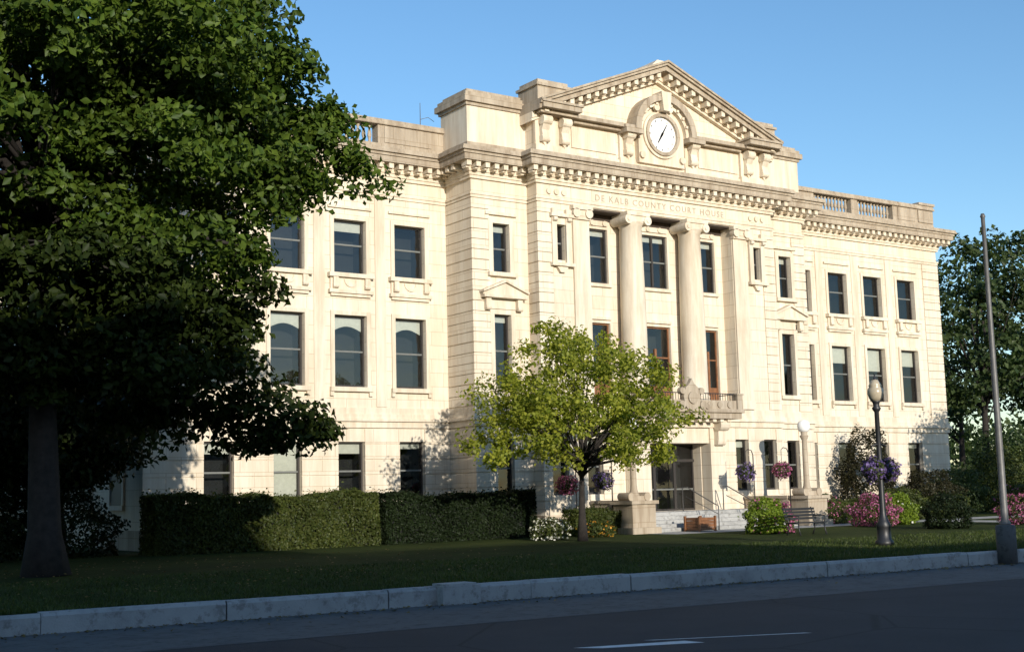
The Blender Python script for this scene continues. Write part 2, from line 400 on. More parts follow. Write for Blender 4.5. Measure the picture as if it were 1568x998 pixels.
for s in(-1,1):
    e0,e1=sorted((s*(XC-.75),s*(XC+.05)));rust(S,e0,e1,YC,4.9,13.6,.44,p=.06,yb=YB+.01)
    e0,e1=sorted((s*(XC-.3),s*(XC+.05)));rust(S,e0,e1,YC,.3,4.02,.62,p=.052,yb=YB+.01)
    x=s*XC;S.quad((x,YB,G),(x,YC,G),(x,YC,15.3),(x,YB,15.3))
    T.box(s*4.32,s*5.2,YC-.10,YC+.02,4.9,13.0)
    T.box(s*4.27,s*5.25,YC-.16,YC+.02,4.9,5.3)
    T.box(s*4.28,s*5.24,YC-.2,YC+.02,13.003,13.14);T.box(s*4.22,s*5.3,YC-.3,YC+.02,13.42,13.59)
    for q in(4.42,5.1):T.cylY(s*q,13.26,.2,YC-.3,YC+.01,14)
    T.box(s*4.4,s*5.12,YC-.22,YC+.02,13.145,13.415)
rops=[(-3.8,-2.7,10.42,12.88),(-.83,.83,10.42,12.88),(2.7,3.8,10.42,12.88),(-3.8,-2.7,5.15,8.65),(-.83,.83,5.15,8.65),(2.7,3.8,5.15,8.65)]
S.grid(YR,-4.3,4.3,4.9,13.6,rops,.15)
for a,b in((-4.28,-2.3),(-1.22,1.22),(2.3,4.28)):
    SF.box(a,b,YC+.02,YR-.002,13.52,13.595);SF.box(a,b,YR-.05,YR-.003,13.26,13.517)  # dark soffit box, then a band painting the shade high on the back wall
for o in rops:
    window(*o,YR,mid=.5 if o[2]>9 else .6,rev=.13,blind=.12 if o[2]>9 else 0,door=o[2]<9)
    if o[2]>9 and o[1]-o[0]>1.3:
        c=(o[0]+o[1])/2;FR.box(c-.05,c+.05,YR+.07,YR+.16,o[2],o[3])
    if o[2]<9:
        c=(o[0]+o[1])/2;WD.box(c-.06,c+.06,YR+.07,YR+.16,o[2],o[3]-1.0);WD.box(o[0]+.07,o[1]-.07,YR+.09,YR+.15,o[2],o[2]+.8)
    surround(*o,YR,.12,.05)
    T.box(o[0]-.15,o[1]+.15,YR-.14,YR+.02,o[2]-.15,o[2]-.004) if o[2]>9 else None
    if o[2]>9:
        c=(o[0]+o[1])/2
        T.box(o[0],o[1],YR-.1,YR+.01,13.02,13.25)
        T.cylY(c-.35,13.14,.12,YR-.16,YR,12);T.cylY(c+.35,13.14,.12,YR-.16,YR,12)
    else:
        T.box(o[0]-.05,o[1]+.05,YR-.12,YR+.02,8.8,8.92)
SF.obj('soffit_shade_panels',M_soffshade,court)
CO=MB(X0)
for s in(-1,1):
    cx=s*1.765;cy=44.16
    CO.box(cx-.72,cx+.72,cy-.70,cy+.50,4.92,5.12)
    CO.lathe(cx,cy,[(.70,5.12),(.73,5.18),(.70,5.27),(.62,5.31),(.62,5.35),(.66,5.40),(.63,5.46),(.585,5.52),(.58,7.5),(.565,9.5),(.53,11.5),(.50,12.95),(.54,12.98),(.54,13.05),(.60,13.12),(.62,13.2)],28)
    CO.box(cx-.66,cx+.66,cy-.62,cy+.5,13.43,13.59)
    CO.box(cx-.52,cx+.52,cy-.56,cy+.5,13.2,13.427)
    for q in(-.55,.55):
        CO.cylY(cx+q,13.24,.21,cy-.6,cy+.5,18);CO.cylY(cx+q,13.24,.09,cy-.64,cy-.58,10)
CO.obj('columns',M_trim,court)
def layers(x0,x1,y,back,dz,full=True):
    Z=lambda z:z+dz
    L=lambda mb,p,z0,z1:mb.box(x0-p,x1+p,y-p,back,Z(z0),Z(z1))
    L(BS,.16,G-.02,.27)
    L(T,.10,4.05,4.30);L(T,.20,4.303,4.42);L(T,.13,4.423,4.60);L(T,.07,4.603,4.86)
    L(T,.06,13.62,13.74);L(T,.10,13.743,13.83)
    L(T,.10,14.42,14.55);L(T,.15,14.553,14.70);L(T,.20,14.703,15.02)
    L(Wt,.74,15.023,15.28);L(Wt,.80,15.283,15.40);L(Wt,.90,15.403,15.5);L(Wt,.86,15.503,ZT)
    n=int((x1-x0+.9)/.46);st=(x1-x0+.9)/n
    for i in range(n+1):
        x=x0-.45+i*st
        T.box(x-.11,x+.11,y-.64,y-.19,Z(14.80),Z(15.02));T.box(x-.085,x+.085,y-.50,y-.19,Z(14.72),Z(14.797))
    for sx,xx in((-1,x0),(1,x1)):
        k=0
        yy=y-.05
        while yy<min(back,y+2.2)-.2:
            if k>0:
                a,b=sorted((xx+sx*.19,xx+sx*.64));T.box(a,b,yy-.11,yy+.11,Z(14.80),Z(15.02))
            yy+=.46;k+=1
layers(-XA,XA,YA,YA+3,0)
layers(-XB,XB,YB,YA+2,.0045)
layers(-XC,XC,YC,YB+1.2,.009)
S.box(-XA+.1,XA-.1,YA+3,73.9,15.1,15.35)
for s in(-1,1):
    for x in(5.6,6.0,6.4):T.cylY(s*x,14.12,.13,YC-.08,YC,10)
def inscription(body,size,z,y,mat):
    cu=bpy.data.curves.new('frieze_inscription','FONT');cu.body=body;cu.size=size;cu.extrude=.006;cu.align_x='CENTER';cu.space_character=1.3;cu.resolution_u=3
    o=link(bpy.data.objects.new('frieze_inscription',cu),court);o.location=(X0,y,z);o.rotation_euler=(math.pi/2,0,0);cu.materials.append(mat)
inscription('DE KALB COUNTY COURT HOUSE',.40,13.98,YC-.008,M_ins)
# ---- wing parapets
for s in(-1,1):
    def pb(mb,a,b,y0,y1,z0,z1):
        a,b=sorted((s*a,s*b));mb.box(a,b,y0,y1,z0,z1)
    y=YA+.02
    pb(Wt,9.5,XA,y-.04,y+.6,ZT-.01,15.98)
    pb(Wt,9.5,XA+.08,y-.10,y+.62,16.80,16.93);pb(Wt,9.5,XA+.04,y-.05,y+.6,16.933,17.05)
    for a,b in((9.5,13.2),(16.15,16.65),(19.6,XA)):pb(Wt,a,b,y,y+.5,15.97,16.81)
    pb(Wt,XA-1.35,XA-.05,y-.07,y+.1,16.05,16.75);pb(Wt,20.0,XA-1.6,y-.04,y+.1,16.05,16.75);pb(Wt,10.6,12.9,y-.04,y+.1,16.05,16.75)
    pb(Wt,XA-1.3,XA+.1,y-.12,y+.7,17.055,17.2)
    for a,b in((13.35,16.05),(16.8,19.5)):
        n=10
        for i in range(n):
            cx=s*(a+(b-a)*(i+.5)/n)
            Wt.lathe(cx,y+.22,[(.085,15.98),(.06,16.08),(.055,16.16),(.095,16.32),(.07,16.5),(.045,16.62),(.08,16.70),(.08,16.81)],8)
    Wt.box(s*XA-.5 if s>0 else s*XA,s*XA if s>0 else s*XA+.5,YA+.6,74,15.3,17.05)
LR=MB(X0)
for x,y,h in((-14.2,49,1.5),(-10.6,47.6,1.3),(-12.6,60,2.6)):LR.tube([(x,y,16),(x,y,17.05+h)],[.03,.012],6)
LR.tube([(-10.6,47.6,17.6),(-10.2,47.6,17.75),(-9.9,47.6,17.6)],[.012]*3,5)
LR.obj('lightning_rods',M_steel,court)
# ---- pavilion attic blocks
for s in(-1,1):
    a,b=sorted((s*6.2,s*9.98))
    Wt.box(a-.05,b+.05,YB+.02,YB+2.3,ZT,16.02);T.box(a,b,YB+.10,YB+2.2,16.02,17.62)
    Wt.box(a-.08,b+.08,YB+.02,YB+2.28,17.623,17.76);Wt.box(a-.20,b+.20,YB-.10,YB+2.4,17.763,18.02);Wt.box(a-.10,b+.10,YB+0,YB+2.3,18.023,18.2);Wt.box(a+.05,b-.05,YB+.15,YB+2.1,18.203,18.36)
YP=YC+.12
T.box(-7.05,7.05,YC+.0,YC+4,ZT,16.0)
S.box(-6.98,6.98,YP,YC+3.9,16.0,17.55)
for s in(-1,1):
    for a,b in((5.15,7.02),(1.55,2.35)):
        x0,x1=sorted((s*a,s*b));T.box(x0,x1,YC-.02,YP+.01,16.003,17.4);T.box(x0-.04,x1+.04,YC-.10,YP+.02,ZT+.003,16.12)
        Wt.box(x0-.05,x1+.05,YC-.55,YP+.3,17.403,17.56)
    x0,x1=sorted((s*2.5,s*5.0));T.box(x0,x1,YC+.06,YP+.01,16.25,17.2)
    x0,x1=sorted((s*2.36,s*5.1));Wt.box(x0,x1,YC-.16,YP+.3,17.30,17.44);Wt.box(x0,x1,YC-.42,YP+.3,17.443,17.62)
    for c in(6.6,5.55,1.95):
        c*=s;w=.24
        T.cylX(YC-.24,17.18,.22,c-w,c+w,16);T.cylX(YC-.14,16.38,.15,c-w*.9,c+w*.9,14)
        T.add([(c-w*.85,YC-.44,17.2),(c+w*.85,YC-.44,17.2),(c+w*.8,YC-.20,16.75),(c-w*.8,YC-.20,16.75),(c-w*.8,YC-.27,16.4),(c+w*.8,YC-.27,16.4),
               (c-w*.85,YC,17.2),(c+w*.85,YC,17.2),(c+w*.8,YC,16.4),(c-w*.8,YC,16.4)],
              [(3,2,1,0),(4,5,2,3),(0,6,9,4,3),(1,2,5,8,7)])
        T.prism([(c-.1,16.24),(c,16.08),(c+.1,16.24)],YC-.14,YC)
    x0,x1=sorted((s*5.45,s*7.15));Wt.box(x0,x1,YC-.45,YC+1.0,17.6,18.6);Wt.box(x0-.08,x1+.08,YC-.53,YC+1.08,18.603,18.72);Wt.box(x0+.04,x1-.04,YC-.40,YC+.95,18.723,18.9)
    x0,x1=sorted((s*5.1,s*7.1));Wt.box(x0-.04,x1+.04,YC-.85,YC+1.2,17.563,17.78);Wt.box(x0-.1,x1+.1,YC-.92,YC+1.3,17.783,17.88)
sl=.396;rz=lambda x:17.93+sl*(7.25-abs(x))
def rake(mb,t0,t1,p,xe=7.25,yb=YC+3.6):
    mb.prism([(-xe,rz(xe)-t1),(0,rz(0)-t1),(xe,rz(xe)-t1),(xe,rz(xe)-t0),(0,rz(0)-t0),(-xe,rz(xe)-t0)],YC-p,yb)
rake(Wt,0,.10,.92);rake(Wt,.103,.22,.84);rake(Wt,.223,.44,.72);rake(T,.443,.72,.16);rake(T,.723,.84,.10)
S.prism([(-6.95,17.55),(6.95,17.55),(0,rz(0)-.8)],YP,YC+3.5)
for s in(-1,1):
    for i in range(15):
        x=s*(.35+i*.46)
        if abs(x)>6.9:break
        zt=rz(x)-.445
        T.prism([(x-.11,zt-.22),(x+.11,zt-.22),(x+.11,zt-sl*s*.11*1),(x-.11,zt+sl*s*.11)],YC-.62,YC-.15)
T.prism([(-.9,rz(.9)-.02),(0,rz(0)-.02),(.9,rz(.9)-.02),(.5,rz(.3)+.10),(-.5,rz(.3)+.10)],YC-.7,YC+.8)
cz=17.42
T.arch(0,cz,0,1.36,YC-.18,YP+.02,0,math.pi,28);T.box(-1.36,1.36,YC-.18,YP+.02,16.003,cz)
Wt.arch(0,cz,1.52,1.84,YC-.62,YP+.05,0,math.pi,32);T.arch(0,cz,1.36,1.52,YC-.40,YP+.05,0,math.pi,32)
for s in(-1,1):
    x0,x1=sorted((s*1.37,s*2.38));Wt.box(x0,x1,YC-.60,YP+.05,17.2,17.42)
for k in range(9):
    a=math.radians(20+k*17.5);x,z=1.44*math.cos(a),cz+1.44*math.sin(a);T.box(x-.06,x+.06,YC-.5,YC-.3,z-.06,z+.06)
Wt.arch(0,cz,.84,1.0,YC-.36,YC-.17,0,2*math.pi,36);T.arch(0,cz,1.0,1.12,YC-.28,YC-.17,0,2*math.pi,36)
T.prism([(-.2,18.45),(.2,18.45),(.3,19.35),(-.3,19.35)],YC-.68,YC)
for s in(-1,1):T.cylY(s*1.2,16.35,.16,YC-.3,YC-.1,12);T.cylY(s*.4,18.62,.16,YC-.45,YC-.3,12)
CD=MB(X0);CD.cylY(0,cz,.845,YC-.22,YC-.17,40);CD.obj('clock_dial',M_white,court)
CH=MB(X0)
def hand(a,l,w):
    ca,sa=math.sin(a),math.cos(a);px,pz=sa*w,-ca*w
    CH.prism([(-px-ca*.12,cz-pz-sa*.12),(px-ca*.12,cz+pz-sa*.12),(ca*l+px*.4,cz+sa*l+pz*.4),(ca*l-px*.4,cz+sa*l-pz*.4)][::-1],YC-.25,YC-.235)
hand(math.radians(212),.46,.06);hand(math.radians(32),.60,.045)
for k in range(12):
    a=math.radians(30*k);x,z=.70*math.sin(a),cz+.70*math.cos(a);CH.box(x-.022,x+.022,YC-.232,YC-.222,z-.045,z+.045)
CH.obj('clock_hands',M_iron,court)
RF.prism([(-6.9,17.3),(6.9,17.3),(0,20.2)],YC+3.5,YC+12)
RF.obj('roof',M_roof,court)
# ---- portal, balcony
for s in(-1,1):
    x0,x1=sorted((s*1.78,s*2.7));S.box(x0,x1,43.35,YC+.02,-.2,4.0)
    T.box(x0-.05,x1+.05,43.28,YC,-.2,.35)
    c=s*2.25
    T.cylX(43.05,4.1,.26,c-.28,c+.28);T.cylX(43.22,3.35,.16,c-.25,c+.25)
    T.box(c-.24,c+.24,43.05,43.36,3.35,4.3)
T.box(-1.78,1.78,43.45,YC+.02,3.3,4.0)
T.box(-2.75,2.75,43.28,YC+.0,4.0,4.36)
for i in range(12):T.box(-2.6+i*.45,-2.4+i*.45,42.75,43.27,4.22,4.36)
Wt.box(-3.1,3.1,42.62,YC,4.363,4.62);Wt.box(-3.2,3.2,42.52,YC,4.623,4.78)
# carved parapet panel with central cartouche, thin iron rail on top
Wt.box(-2.84,2.84,42.68,42.78,4.783,5.18)
for i in range(9):Wt.cylY(-2.4+i*.6,4.98,.14,42.62,42.68,12)
for s in(-1,1):
    Wt.box(s*2.95-.05,s*2.95+.05,42.88,YC-.12,4.783,5.18)
    Wt.box(s*3.0-.16,s*3.0+.16,42.58,42.88,4.783,5.42);Wt.box(s*3.0-.2,s*3.0+.2,42.54,42.92,5.423,5.5)
Wt.prism([(-.42,4.9),(-.2,4.66),(0,4.58),(.2,4.66),(.42,4.9),(.5,5.3),(.36,5.7),(.14,5.86),(0,6.1),(-.14,5.86),(-.36,5.7),(-.5,5.3)],42.46,42.66)
Wt.cylY(0,5.25,.27,42.38,42.46,18)
for s in(-1,1):
    Wt.cylY(s*.56,5.55,.15,42.44,42.66,14);Wt.cylY(s*.62,4.93,.19,42.42,42.66,14);Wt.cylY(s*.9,4.88,.12,42.46,42.66,12)
IR=MB(X0)
IR.box(-2.84,2.84,42.7,42.74,5.46,5.50)
for i in range(39):IR.box(-2.82+i*.148-.01,-2.82+i*.148+.01,42.71,42.73,5.18,5.46)
for s in(-1,1):IR.box(s*2.95-.02,s*2.95+.02,42.92,YC-.12,5.46,5.50)
window(-1.75,-.6,.33,3.3,YC+.32,mid=.32);window(-.6,.6,.33,3.3,YC+.32,mid=.32);window(.6,1.75,.33,3.3,YC+.32,mid=.32)
FR.box(-1.75,1.75,YC+.45,YC+.6,2.5,2.62)
IR.obj('balcony_railing',M_iron,court)
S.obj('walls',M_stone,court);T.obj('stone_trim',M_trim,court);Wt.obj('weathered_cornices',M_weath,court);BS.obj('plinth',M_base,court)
FR.obj('window_frames',M_frame,court);GL.obj('window_glass',M_glass,court);DK.obj('dark_interiors',M_dark,court);BL.obj('window_blinds',M_blind,court);SH.obj('sash_rails',M_framel,court);WD.obj('wood_doors',M_wood,court)
# ---- entrance steps
ST=MB(X0)
for i in range(5):ST.box(-4.2,4.2,40.6+i*.36,YC-.17,G+(0 if i==0 else .155*i+.002),G+.155*(i+1))
st=empty('entrance_steps');ST.obj('treads',M_conc,st)
P=MB(X0)
for s in(-1,1):
    a,b=sorted((s*4.25,s*4.75));P.box(a,b,41.2,YC-.18,G-.02,.75);P.box(a-.06,b+.06,41.15,YC-.18,.753,.88)
P.obj('cheek_walls',M_base,st)
RL=MB(X0)
for s in(-1,1):
    x=s*1.2+.6
    RL.tube([(x,40.5,G),(x,40.5,.55),(x,40.7,.62),(x,42.4,1.35),(x,42.7,1.35),(x,42.7,.3)],[.025]*6,8)
    RL.tube([(x,40.5,.2),(x,42.5,.95)],[.018]*2,6)
RL.obj('handrails',M_steel,st)
def entrance_lamp(x,y):
    e=empty('entrance_lamp');m=MB(x,y,0)
    m.box(-.75,.75,-.75,.75,G-.02,-.2);m.box(-.6,.6,-.6,.6,-.197,.72);m.box(-.7,.7,-.7,.7,.723,.86);m.box(-.32,.32,-.32,.32,.863,1.05)
    for s in(-1,1):m.cylY(s*.42,1.02,.17,-.35,.35,14)
    m.lathe(0,0,[(.24,1.05),(.2,1.15),(.15,1.3),(.13,1.5),(.12,2.6),(.11,3.3),(.16,3.4),(.2,3.5),(.13,3.56),(.15,3.66)],14)
    m.obj('pedestal_and_post',M_base,e)
    g=MB(x,y,0);g.lathe(0,0,[(.12,3.66),(.2,3.70),(.27,3.80),(.29,3.93),(.27,4.06),(.2,4.16),(.1,4.21),(.02,4.22)],18);g.obj('globe',M_globe,e)
    return e
entrance_lamp(X0-5.0,40.7);entrance_lamp(X0+5.0,40.7)

# ============================================================ GROUND
k=-.066
def sheet(name,pts,z,mat):
    m=MB();m.add([(x,y,z) for x,y in pts],[tuple(range(len(pts)))]);return m.obj(name,mat)
wy=lambda x:22.21+k*x
sheet('lawn',[(-600,wy(-600)),(900,wy(900)),(900,1200),(-600,1200)],G,M_grass)
sheet('road',[(-600,-300),(900,-300),(900,wy(900)+.1),(-600,wy(-600)+.1)],RD,M_asph)
sheet('pavement',[(-120,wy(-120)-3.75),(200,wy(200)-3.75),(200,wy(200)),(-120,wy(-120))],RD+.004,M_conc2)
kb=MB()
x=-60
rk=random.Random(4)
while x<150:
    L=rk.choice([3.05,3.05,1.6,2.4])
    a,b=x,x+L-rk.choice([.012,.02,.03]);dz=rk.uniform(-.012,.012);dy=rk.uniform(-.012,.012)
    q=[(a,wy(a)-.13+dy),(b,wy(b)-.13+dy),(b,wy(b)+.15),(a,wy(a)+.15)]
    q2=[(a,wy(a)-.09+dy),(b,wy(b)-.09+dy),(b,wy(b)+.15),(a,wy(a)+.15)]
    kb.add([(u,v,RD-.02) for u,v in q]+[(u,v,G-.05+dz) for u,v in q]+[(u,v,G+.008+dz) for u,v in q2],[(4,5,1,0)[::-1],(5,6,2,1)[::-1],(6,7,3,2)[::-1],(7,4,0,3)[::-1],(8,9,5,4)[::-1],(9,10,6,5)[::-1],(10,11,7,6)[::-1],(11,8,4,7)[::-1],(8,9,10,11)])
    x+=L
kb.obj('kerb_wall',M_conc)
bb=MB(13.2,wy(13.2),0);bb.box(-.42,.42,-.32,.2,RD-.01,G+.02);bb.box(-.36,.36,-.27,.16,G+.02,G+.06);bb.obj('concrete_kerb_block',M_conc)
sheet('walkway',[(X0-5,38.2),(X0+45,38.2),(X0+45,40.4),(X0-5,40.4)],G+.004,M_conc)
sheet('walkway',[(X0+8,24.0),(X0+10,23.9),(X0+12,38.19),(X0+10,38.19)],G+.0045,M_conc)
sheet('road_marking',[(10.5,14.0),(10.75,13.7),(12.1,13.2),(12.05,13.55)],RD+.004,M_paint)
sheet('road_marking',[(11.7,14.0),(11.8,13.9),(13.9,12.95),(13.85,13.05)],RD+.004,M_paint)
n=70000
rg=np.random.default_rng(3)
gx=rg.uniform(-3,45,n);gy=22.21+k*gx+.12+rg.uniform(0,1,n)**1.6*9
def blades(name,gx,gy,h,mat,seed):
    rg=np.random.default_rng(seed);n=len(gx);a=rg.uniform(0,2*np.pi,n);w=.012;hh=h*rg.uniform(.5,1.2,n)
    dx=np.cos(a)*w;dy=np.sin(a)*w;z0=np.full(n,G)
    v=np.stack([np.stack([gx-dx,gy-dy,z0],1),np.stack([gx+dx,gy+dy,z0],1),np.stack([gx+rg.normal(size=n)*.03,gy+rg.normal(size=n)*.03,z0+hh],1)],1).reshape(-1,3)
    me=bpy.data.meshes.new(name);me.vertices.add(n*3);me.vertices.foreach_set('co',v.astype(np.float32).ravel());me.loops.add(n*3);me.polygons.add(n)
    me.loops.foreach_set('vertex_index',np.arange(n*3,dtype=np.int32));me.polygons.foreach_set('loop_start',(np.arange(n)*3).astype(np.int32))
    me.materials.append(mat);me.update(calc_edges=True);me.validate();return link(bpy.data.objects.new(name,me))
blades('grass',gx,gy,.07,L_grass,5)
n=900;fx=rg.uniform(0,34,n);fyy=wy(0)+k*fx-.18-rg.exponential(.25,n)
P1=np.stack([fx,fyy,np.full(n,RD+.02)],1)
n=700;P2=np.stack([rg.normal(10,6,n),rg.uniform(24,38,n),np.full(n,G+.06)],1)
leafmesh('fallen_leaves',np.concatenate([P1,P2]),.075,L_dead,None,9,up=2.5)

# ============================================================ PLANTS
def hedge(name,x0,x1,y0,y1,h,n,size,mat,seed):
    rg=np.random.default_rng(seed);e=empty(name)
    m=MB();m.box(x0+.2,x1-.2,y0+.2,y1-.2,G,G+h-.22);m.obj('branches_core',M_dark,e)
    A=[(x1-x0)*h,(x1-x0)*(y1-y0),(y1-y0)*h,(y1-y0)*h];A=np.array(A)/sum(A);c=rg.choice(4,n,p=A)
    u=rg.uniform(0,1,n);v=rg.uniform(0,1,n);t=rg.exponential(.08,n)
    P=np.zeros((n,3));O=np.zeros((n,3))
    m0=c==0;P[m0]=np.stack([x0+u*(x1-x0),y0+t,G+v*h],1)[m0];O[m0]=(0,-1,0)
    m0=c==1;P[m0]=np.stack([x0+u*(x1-x0),y0+v*(y1-y0),G+h-t],1)[m0];O[m0]=(0,0,1)
    m0=c==2;P[m0]=np.stack([x0+t,y0+u*(y1-y0),G+v*h],1)[m0];O[m0]=(-1,0,0)
    m0=c==3;P[m0]=np.stack([x1-t,y0+u*(y1-y0),G+v*h],1)[m0];O[m0]=(1,0,0)
    w=np.sin(P[:,0]*2.1+seed)*.06+np.sin(P[:,0]*5.3)*.05+np.sin(P[:,0]*.9)*.07+np.maximum(0,rg.normal(size=n)-1.2)*.12
    P[:,2]+=w*(P[:,2]-G)/h;P[:,1]+=np.sin(P[:,0]*3.3+P[:,2]*2)*.07
    leafmesh('foliage',P,size,mat,e,seed,outw=O*1.2,up=.2);return e
hedge('hedge',14.4,22.6,41.4,43.0,1.85,42000,.10,L_hedge,1)
hedge('hedge',23.0,29.6,41.6,43.2,1.75,34000,.09,L_yew,2)
hedge('hedge',31.0,33.4,40.8,41.8,1.0,9000,.09,L_hedge,3)
hedge('hedge',X0+7.2,X0+18,41.8,42.8,1.0,20000,.10,L_hedge,4)
def bush(name,x,y,z,r,rz_,n,size,mat,seed,flower=None,fn=0,fs=.08,core=True):
    rg=np.random.default_rng(seed);e=empty(name)
    def pts(n,k=1.):
        d=rg.normal(size=(n,3));d/=np.linalg.norm(d,axis=1)[:,None]
        q=k*(1-.28*rg.uniform(0,1,n)**2)*(1+.16*np.sin(d[:,0]*7+seed)*np.cos(d[:,1]*6)+.12*np.sin(d[:,2]*9))+np.maximum(0,rg.normal(size=n)-1)*.08
        return np.array([x,y,z])+d*np.array([r,r,rz_])*q[:,None],d
    P,d=pts(n);k_=P[:,2]>G;leafmesh('foliage',P[k_],size,mat,e,seed,outw=d[k_])
    if flower:
        P,d=pts(fn,1.05);k_=(P[:,2]>G)&(np.sin(P[:,0]*9)+np.sin(P[:,2]*11)+rg.normal(size=fn)*.8>-.6);leafmesh('blossom',P[k_],fs,flower,e,seed+1,outw=d[k_],aspect=1)
    return e
def basket(e,x,y,z,r,flower,seed):
    rg=np.random.default_rng(seed);d=rg.normal(size=(1500,3));d/=np.linalg.norm(d,axis=1)[:,None]
    P=np.array([x,y,z])+d*np.array([r,r,r*.9])*(1-.5*rg.uniform(0,1,1500)**1.5)[:,None]*(1+.2*np.sin(d[:,0]*6+seed))[:,None]
    leafmesh('basket_foliage',P[:900],.09,L_hedge,e,seed,outw=d[:900]);leafmesh('basket_flowers',P[900:]+d[900:]*.03,.085,flower,e,seed+1,outw=d[900:],aspect=1)
def hanging_basket(x,y,z,flower,seed):
    e=empty('hanging_flower_basket');m=MB()
    m.tube([(x+.45,y,G),(x+.45,y,z+.75),(x+.36,y,z+.95),(x+.15,y,z+1.0),(x,y,z+.9),(x,y,z+.3)],[.028,.024,.02,.018,.015,.01],8)
    m.lathe(x,y,[(.05,z-.25),(.2,z-.15),(.27,z+.02)],12)
    m.obj('hook_post',M_iron,e);basket(e,x,y,z,.40,flower,seed)
hanging_basket(X0-7.9,41.3,1.55,F_pink,11);hanging_basket(X0-5.6,41.9,1.7,F_purp,12)
hanging_basket(X0+2.3,41.7,1.95,F_purp,13);hanging_basket(X0+3.8,41.0,2.0,F_pink,14)
bush('flower_bush',35.4,35.0,.1,.75,.7,5000,.1,L_lime,21,F_pink,200)
bush('flower_bush',36.4,35.3,.0,.6,.6,1500,.1,L_hedge,22,F_pink,2200)
bush('flower_bush',43.3,36.5,.1,.95,.7,1800,.1,L_hedge,23,F_pink,3400)
bush('flower_bush',45.2,37.0,.1,.9,.7,5000,.1,L_lime,24,F_white,100)
bush('flower_bush',45.0,41.0,.1,1.1,.7,3500,.1,L_hedge,25,F_pink,900)
bush('flower_bush',28.2,38.8,-.1,.7,.4,2200,.1,L_hedge,26,F_white,700)
bush('flower_bush',31.0,39.6,-.2,.7,.3,1600,.1,L_hedge,27,F_orange,300)
bush('flower_bush',46.0,31.6,.05,.8,.6,1800,.09,L_hedge,43,F_pink,1800)
bush('shrub',41.5,31.5,.1,.9,.7,6000,.09,L_yew,28)
bush('shrub',53.0,45.0,1.5,1.4,2.4,7000,.14,L_red,29)
bush('shrub',56.5,44.0,.6,1.6,1.2,7000,.12,L_red,30)
bush('shrub',50.5,41,.2,1.2,.8,6000,.11,L_hedge,32)
bush('flower_bush',62,42.5,.2,1.3,.8,4500,.12,L_hedge,33,F_pink,500,.1)
bush('shrub',66,46,1.,2.2,2.0,9000,.16,L_hedge,34)
bush('shrub',60,45,.6,1.6,1.2,7000,.13,L_back,35)
bush('shrub',72,50,1.5,3,2.5,8000,.2,L_back,36);bush('shrub',80,52,1.5,3.5,2.2,8000,.2,L_hedge,37)
# big shade tree, left
lobes=[(7.6,33,15.2,8.4,7,5.5),(7,33,10.5,7.4,6.5,4),(8,28.6,12,5,2.4,4),(12.8,32.5,11.3,3.7,4,2.8),(15.5,32.5,10.6,2.5,2.5,1.45),(11.6,33,7.8,2.9,4,1.6),(3,33,8,5,5,2)]
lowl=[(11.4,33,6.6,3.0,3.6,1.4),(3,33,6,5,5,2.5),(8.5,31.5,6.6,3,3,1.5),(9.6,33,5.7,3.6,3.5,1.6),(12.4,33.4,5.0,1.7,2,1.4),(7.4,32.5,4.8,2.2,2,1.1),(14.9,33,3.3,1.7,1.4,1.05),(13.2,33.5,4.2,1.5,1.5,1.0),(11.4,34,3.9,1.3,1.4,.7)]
tree('shade_tree',lobes,620,230,.225,L_big,[(8.75,33,G),(8.7,33,.6),(8.65,33.05,2.5),(8.6,33.1,4.4),(8.5,33,6.3),(8.6,33,9)],.46,41,.5,1.2,.45,26,low=(lowl,210,190,L_lowshade))
sx,sy=28.1,36.7
lobes=[(sx,sy,3.6,4.5,4.3,1.5),(sx,sy,4.8,3.6,3.4,1.9),(sx-.3,sy,6.0,2.2,2.2,1.1),(sx-2.6,sy,4.3,1.6,1.6,1.5),(sx+2.4,sy,4.5,1.7,1.6,1.5),(sx+.8,sy,6.6,.9,.9,.8),(sx-1.3,sy,6.5,.7,.7,.9),(sx+3.4,sy,2.9,1.2,1.2,.8),(sx-3.6,sy,2.8,1.1,1.1,.8)]
tree('ornamental_tree',lobes,240,92,.15,L_small,[(sx,sy,G),(sx,sy,.5),(sx+.03,sy,1.5),(sx+.05,sy,2.3)],.15,42,.28,.75,.35,24,.75,.1)
def bgtree(name,x,y,h,r,seed,mat=L_back,size=.42,ncl=120,per=80):
    rg=random.Random(seed)
    lobes=[(x,y,h*.62,r,r,h*.33)]+[(x+rg.uniform(-.6,.6)*r,y+rg.uniform(-.5,.5)*r,h*rg.uniform(.35,.85),r*.5,r*.5,h*.16) for _ in range(5)]
    return tree(name,lobes,ncl,per,size,mat,[(x,y,G),(x,y,h*.2),(x+.2,y,h*.4)],.35,seed,.9,1.8,.5,8)
bgtree('maple_tree',84,60,21,7.5,51);bgtree('maple_tree',92,58,17,6.5,52);bgtree('maple_tree',76,63,13,4.5,53);bgtree('maple_tree',100,74,19,8,54);bgtree('maple_tree',86,52,8,4.5,61)
bgtree('maple_tree',59.2,33.5,8.5,3.0,62,L_back,.25,110,90)
bgtree('maple_tree',1,60,13,7,55,L_under);bgtree('maple_tree',12.3,45.4,6.4,3.2,57,L_under,.24,170,150);bgtree('maple_tree',7.6,44.8,7.5,3.8,58,L_under,.24,170,150);bgtree('maple_tree',2.5,46,9,4.5,56,L_under,.3,150,130)
bush('shrub',12.2,44.6,.3,1.9,1.4,8000,.13,L_under,38);bush('shrub',9.0,44,.3,2.0,1.5,7000,.13,L_under,39);bush('shrub',5.6,43.6,.3,2.2,1.4,7000,.14,L_under,40);bush('shrub',2.4,43.6,.3,2.2,1.4,6000,.14,L_under,41)
rg=np.random.default_rng(77)
Cc=[];
